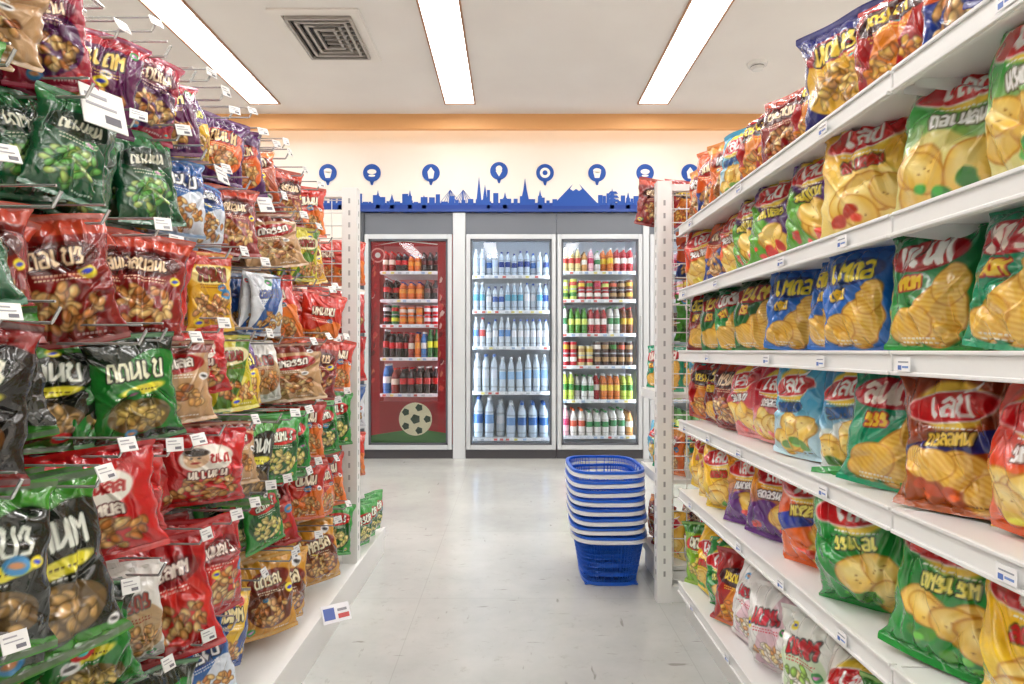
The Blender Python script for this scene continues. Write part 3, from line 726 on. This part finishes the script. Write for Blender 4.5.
# ------------------------------------------------------------------ left gondola
g = empty('peg_hook_rack')
b = MB()
b.box(-1.08, -0.60, 0.15, 3.0, 0.0, 0.085); b.box(-1.08, -0.60, 0.15, 3.0, 0.10, 0.115); b.box(-0.606, -0.594, 0.15, 3.0, 0.08, 0.12)
b.box(-0.665, -0.605, 2.50, 2.55, 0.115, 1.585); b.box(-1.10, -1.05, 2.50, 2.55, 0, 1.75)
b.box(-1.05, -0.66, 2.51, 2.54, 1.55, 1.575)
for yy in (1.35, 0.2): b.box(-1.10, -1.06, yy-0.02, yy+0.02, 0, 1.75)
for k in range(30): b.box(-0.6055, -0.6045, 2.52, 2.53, 0.16+k*0.047, 0.18+k*0.047, (160, 160, 160)); b.box(-0.64, -0.632, 2.4995, 2.5005, 0.16+k*0.047, 0.18+k*0.047, (170, 170, 170))
b.box(-1.115, -1.105, 0.15, 2.5, 0.1, 1.45, (150, 146, 140))
b.done('frame', M_PAINT, g, bevel=0.0015)
b = MB()
for k in range(48): b.rod((-1.05, 0.17+k*0.05, 0.12), (-1.05, 0.17+k*0.05, 1.72), 0.0024)
for k in range(33): b.rod((-1.047, 0.15, 0.12+k*0.05), (-1.047, 2.5, 0.12+k*0.05), 0.0024)
for k in range(9): b.rod((-1.04+k*0.047, 2.525, 0.12), (-1.04+k*0.047, 2.525, 1.56), 0.0022)
for k in range(29): b.rod((-1.05, 2.522, 0.14+k*0.05), (-0.65, 2.522, 0.14+k*0.05), 0.0022)
b.done('wire_grid', M_WIRE, g)

LROWS = [
 (1.56, -0.755, ['yellow','dgreen','clear','magenta','purple','magenta','purple','purpyel','purpor','purpor','brownor','brownor','redbrown','redor']),
 (1.365, -0.715, ['gbright','gbright','gbright','dgreen','dgreen','dgreen','bluenut','bluenut','redbrown','redbrown','clear','yelgreen','yelgreen','yellow']),
 (1.165, -0.69, ['blk','dgreen','redbrown','redbrown','redbrown','rednut','yellow','white','clear','bluewhite','redor','yelgreen','redor','rednut']),
 (0.985, -0.665, ['blkgreen','blk','blkgreen','blkgreen','greenblk','clear','facewhite','yelgreen','purpyel','white','clear','redbrown','facered','redor']),
 (0.785, -0.665, ['greenblk','blkgreen','blkgreen','facewhite','facewhite','facered','facewhite','clear','blkgreen','green','green','redor','green','green']),
 (0.585, -0.67, ['greenblk','blkgreen','clear','greenblk','white','rednut','rednut','facewhite','green','green','rednut','redor','redor','redor']),
 (0.37, -0.675, ['green','greenblk','org','green','greenblk','bluenut','bluenut','blueyel','clear','yelbrn','yelbrn','yelbrn','yelbrn','green']),
]
SHP = {'clear': 'wide', 'facewhite': 'wide', 'blkgreen': 'tall', 'yelgreen': 'slim', 'yellow': 'slim', 'purpyel': 'slim', 'green': 'std', 'bluewhite': 'slim', 'redbrown': 'std', 'white': 'slim', 'rednut': 'tall', 'yelbrn': 'tall'}
PY = [0.62, 0.76, 0.89, 1.015, 1.135, 1.26, 1.385, 1.51, 1.64, 1.77, 1.90, 2.04, 2.18, 2.34]
pegs = MB(); tags = MB()
def tag(x, y, z, w=0.028, h=0.024, big=False):
    M = Matrix.Translation((x, y, z)) @ Matrix.Rotation(math.radians(62+R.uniform(-22, 22)), 4, 'Z') @ Matrix.Rotation(math.radians(-22+R.uniform(-10, 10)), 4, 'X') @ Matrix.Rotation(math.radians(R.uniform(-8, 8)), 4, 'Y')
    tags.M = M
    tags.box(-w/2, w/2, -0.001, 0.001, -h/2, h/2, (228, 228, 226))
    tags.box(-w*0.4, w*0.1, -0.0016, -0.001, h*0.22, h*0.3, (160, 160, 165)); tags.box(-w*0.4, w*0.3, -0.0016, -0.001, 0, h*0.06, (165, 165, 170)); tags.box(-w*0.0, w*0.36, -0.0016, -0.001, -h*0.36, -h*0.16, (110, 110, 118))
    tags.M = None
for ri, (zt, xo, ks) in enumerate(LROWS):
    e = empty('hanging_snack_packets')
    for yi, (y, k) in enumerate(zip(PY, ks)):
        y += R.uniform(-.02, .02)
        zp = zt+R.uniform(-.02, .015)
        if ri == 0 and y < 1.5: zp -= 0.045*(1.5-y)/0.6
        x_ = xo+R.uniform(-.03, .02)
        shp = SHP.get(k, 'std')
        sc = R.uniform(0.9, 1.04) + (0.1 if y < 1.3 and ri > 1 else 0)
        if ri == 5 and 1.2 < y < 1.45: sc += 0.08
        if y > 1.5 and ri > 1: sc += 0.07
        if ri == 3 and yi in (2, 3): shp = 'wide'; sc = 1.15
        if ri == 4 and yi == 2: shp = 'tall'; sc = 1.2; x_ = -0.635
        h = HT[shp]
        pegs.rod((-1.05, y, zp-0.01), (x_+0.05, y, zp-0.01), 0.0025); pegs.rod((x_+0.05, y, zp-0.01), (x_+0.062, y, zp+0.012), 0.0025)
        pegs.rod((-1.05, y, zp+0.02), (x_+0.055, y, zp+0.02), 0.002)
        if R.random() < 0.7: tag(x_+0.064, y, zp+0.010)
        if R.random() < 0.05 and yi > 4: continue
        full = 0 if R.random() > 0.2 else R.choice([0.06, 0.12])
        if ri == 4 and yi == 2: full = 0
        for d in range(4):
            dd = full+d*0.048
            if dd > 0.22: continue
            place(k, shp, x_+0.01-dd+R.uniform(-.008, .008), y+R.uniform(-.012, .012), max(0.118, zp-h*sc+0.004), (46 if d == 0 else 62)+R.uniform(-26, 26), R.uniform(-12, 12), R.uniform(-12, 6), e, 'snack_packet', sc, (yi % 2) if d == 0 else 0)
for y in PY[::2]:
    pegs.rod((-1.05, y, 1.64), (-0.78, y, 1.64), 0.0025); pegs.rod((-0.78, y, 1.64), (-0.77, y, 1.66), 0.0025)
    pegs.rod((-1.05, y, 1.67), (-0.78, y, 1.67), 0.002); tag(-0.77, y, 1.66)
pegs.rod((-0.80, 0.2, 1.62), (-0.80, 1.25, 1.62), 0.004); pegs.rod((-0.80, 0.2, 1.585), (-0.80, 1.2, 1.585), 0.003); pegs.rod((-0.80, 1.25, 1.62), (-1.05, 1.25, 1.62), 0.004)
pegs.done('peg_hooks', M_CHROME, g)
for (x, y, z, s_) in ((-0.67, 1.05, 1.345, 1.0), (-0.68, 1.50, 1.36, 0.55), (-0.67, 1.74, 1.345, 0.6), (-0.69, 0.82, 1.53, 1.0)):
    tag(x, y, z, 0.068*s_, 0.08*s_)
tags.done('peg_price_tags', M_PLASTIC, g)
e = empty('endcap_hanging_packets')
for j in range(3): place('green', 'slim', -0.625, 2.66+0.11*j, 0.13, 60, 0, 4, e, 'snack_packet', 1.05); place('green', 'slim', -0.74, 2.68+0.11*j, 0.13, 60, 0, 4, e, 'snack_packet', 1.05)
for i_, z in enumerate((0.42, 0.62, 0.82, 1.02, 1.22)):
    for j in range(4): place(['redor', 'bluewhite', 'rednut', 'facered', 'redor'][i_], 'std', -0.675-0.10*j, 2.66+0.03*j, z, 25, 0, 0, e, 'snack_packet')
b = MB(); b.M = Matrix.Translation((-0.555, 2.02, 0.12)) @ Matrix.Rotation(math.radians(35), 4, 'Z') @ Matrix.Rotation(math.radians(-35), 4, 'X')
b.box(-0.045, 0.045, -0.001, 0.001, -0.028, 0.028, (236, 236, 240)); b.box(-0.04, -0.005, -0.002, -0.001, -0.018, 0.018, (90, 110, 180)); b.box(0.005, 0.04, -0.002, -0.001, -0.018, -0.004, (200, 90, 90)); b.box(0.005, 0.035, -0.002, -0.001, 0.004, 0.012, (150, 150, 160))
b.done('promo_card', M_PLASTIC)

# ------------------------------------------------------------------ baskets
M_BB = mat('basket_blue', (30, 98, 212), 0.28); M_BW = mat('basket_handle_white', (236, 238, 244), 0.3)
def sell(hx, hy, n=64, p=3.6):
    out = []
    for i in range(n):
        t = 2*math.pi*i/n; c, s_ = math.cos(t), math.sin(t)
        out.append((hx*math.copysign(abs(c)**(2/p), c), hy*math.copysign(abs(s_)**(2/p), s_)))
    return out
BH = 0.205; NR = 11; NP = 76
def dims(f): return 0.112+0.034*f, 0.158+0.040*f
v = []; f = []
for k in range(NR+1):
    fk = k/NR; hx, hy = dims(fk)
    for (x, y) in sell(hx, hy, NP): v.append((x, y, 0.004+fk*(BH-0.008)))
for k in range(NR):
    for i in range(NP): f.append((k*NP+i, k*NP+(i+1) % NP, (k+1)*NP+(i+1) % NP, (k+1)*NP+i))
bm_w = bpy.data.meshes.new('basket_lattice'); bm_w.from_pydata(v, [], f); bm_w.materials.append(M_BB)
def loopband(name, z0, z1, out, th, m, nseg=NP, fk=1.0):
    hx, hy = dims(fk)
    L = [sell(hx+out, hy+out, nseg), sell(hx+out+th, hy+out+th, nseg)]
    v = [(x, y, z0) for x, y in L[0]]+[(x, y, z0) for x, y in L[1]]+[(x, y, z1) for x, y in L[1]]+[(x, y, z1) for x, y in L[0]]
    f = []
    for r in range(4):
        for i in range(nseg):
            a, b2 = r*nseg, ((r+1) % 4)*nseg
            f.append((a+i, a+(i+1) % nseg, b2+(i+1) % nseg, b2+i))
    me = bpy.data.meshes.new(name); me.from_pydata(v, [], f); me.materials.append(m); return me
rim = loopband('basket_rim', BH-0.010, BH, -0.003, 0.012, M_BB)
hnd = loopband('basket_handle', BH-0.026, BH-0.0115, 0.0015, 0.0095, M_BW)
lowband = loopband('basket_band', 0.0, 0.014, -0.001, 0.004, M_BB, fk=0.02)
bt = MB()
for k in range(11):
    x = -0.10+k*0.020; bt.box(x-0.003, x+0.003, -0.152, 0.152, 0.002, 0.006)
for k in range(15):
    y = -0.147+k*0.021; bt.box(-0.108, 0.108, y-0.003, y+0.003, 0.002, 0.006)
bo = bt.done('basket_bottom', M_BB); bmesh_bottom = bo.data; bpy.data.objects.remove(bo)
rr = random.Random(3)
for n in range(8):
    e = empty('shopping_basket', (0.402-0.0015*n+rr.uniform(-.003, .003)+(0.003 if n == 0 else 0), 2.735+rr.uniform(-.006, .006), 0.001+n*0.0372))
    e.rotation_euler = (0, -0.008+rr.uniform(-.012, .012) if n else 0, rr.uniform(-.04, .04))
    for nm, me in (('lattice', bm_w), ('rim', rim), ('handle', hnd), ('bottom_band', lowband), ('bottom', bmesh_bottom)):
        o = bpy.data.objects.new(nm, me); S.collection.objects.link(o); o.parent = e
        if nm == 'lattice':
            w = o.modifiers.new('w', 'WIREFRAME'); w.thickness = 0.0036; w.use_replace = True; w.use_even_offset = False

# ------------------------------------------------------------------ camera / world
cam = bpy.data.cameras.new('camera'); co = bpy.data.objects.new('camera', cam); S.collection.objects.link(co)
cam.sensor_width = 36; cam.lens = 640/1024*36; cam.shift_y = 8/1024; cam.clip_start = 0.02
co.location = (0, 0, CAMZ); co.rotation_euler = (math.radians(90), 0, 0)
S.camera = co
w = bpy.data.worlds.new('world'); S.world = w; w.use_nodes = True
w.node_tree.nodes['Background'].inputs[0].default_value = (1, 1, 1, 1); w.node_tree.nodes['Background'].inputs[1].default_value = 0.3
S.view_settings.view_transform = 'Standard'
S.view_settings.exposure = 0.1
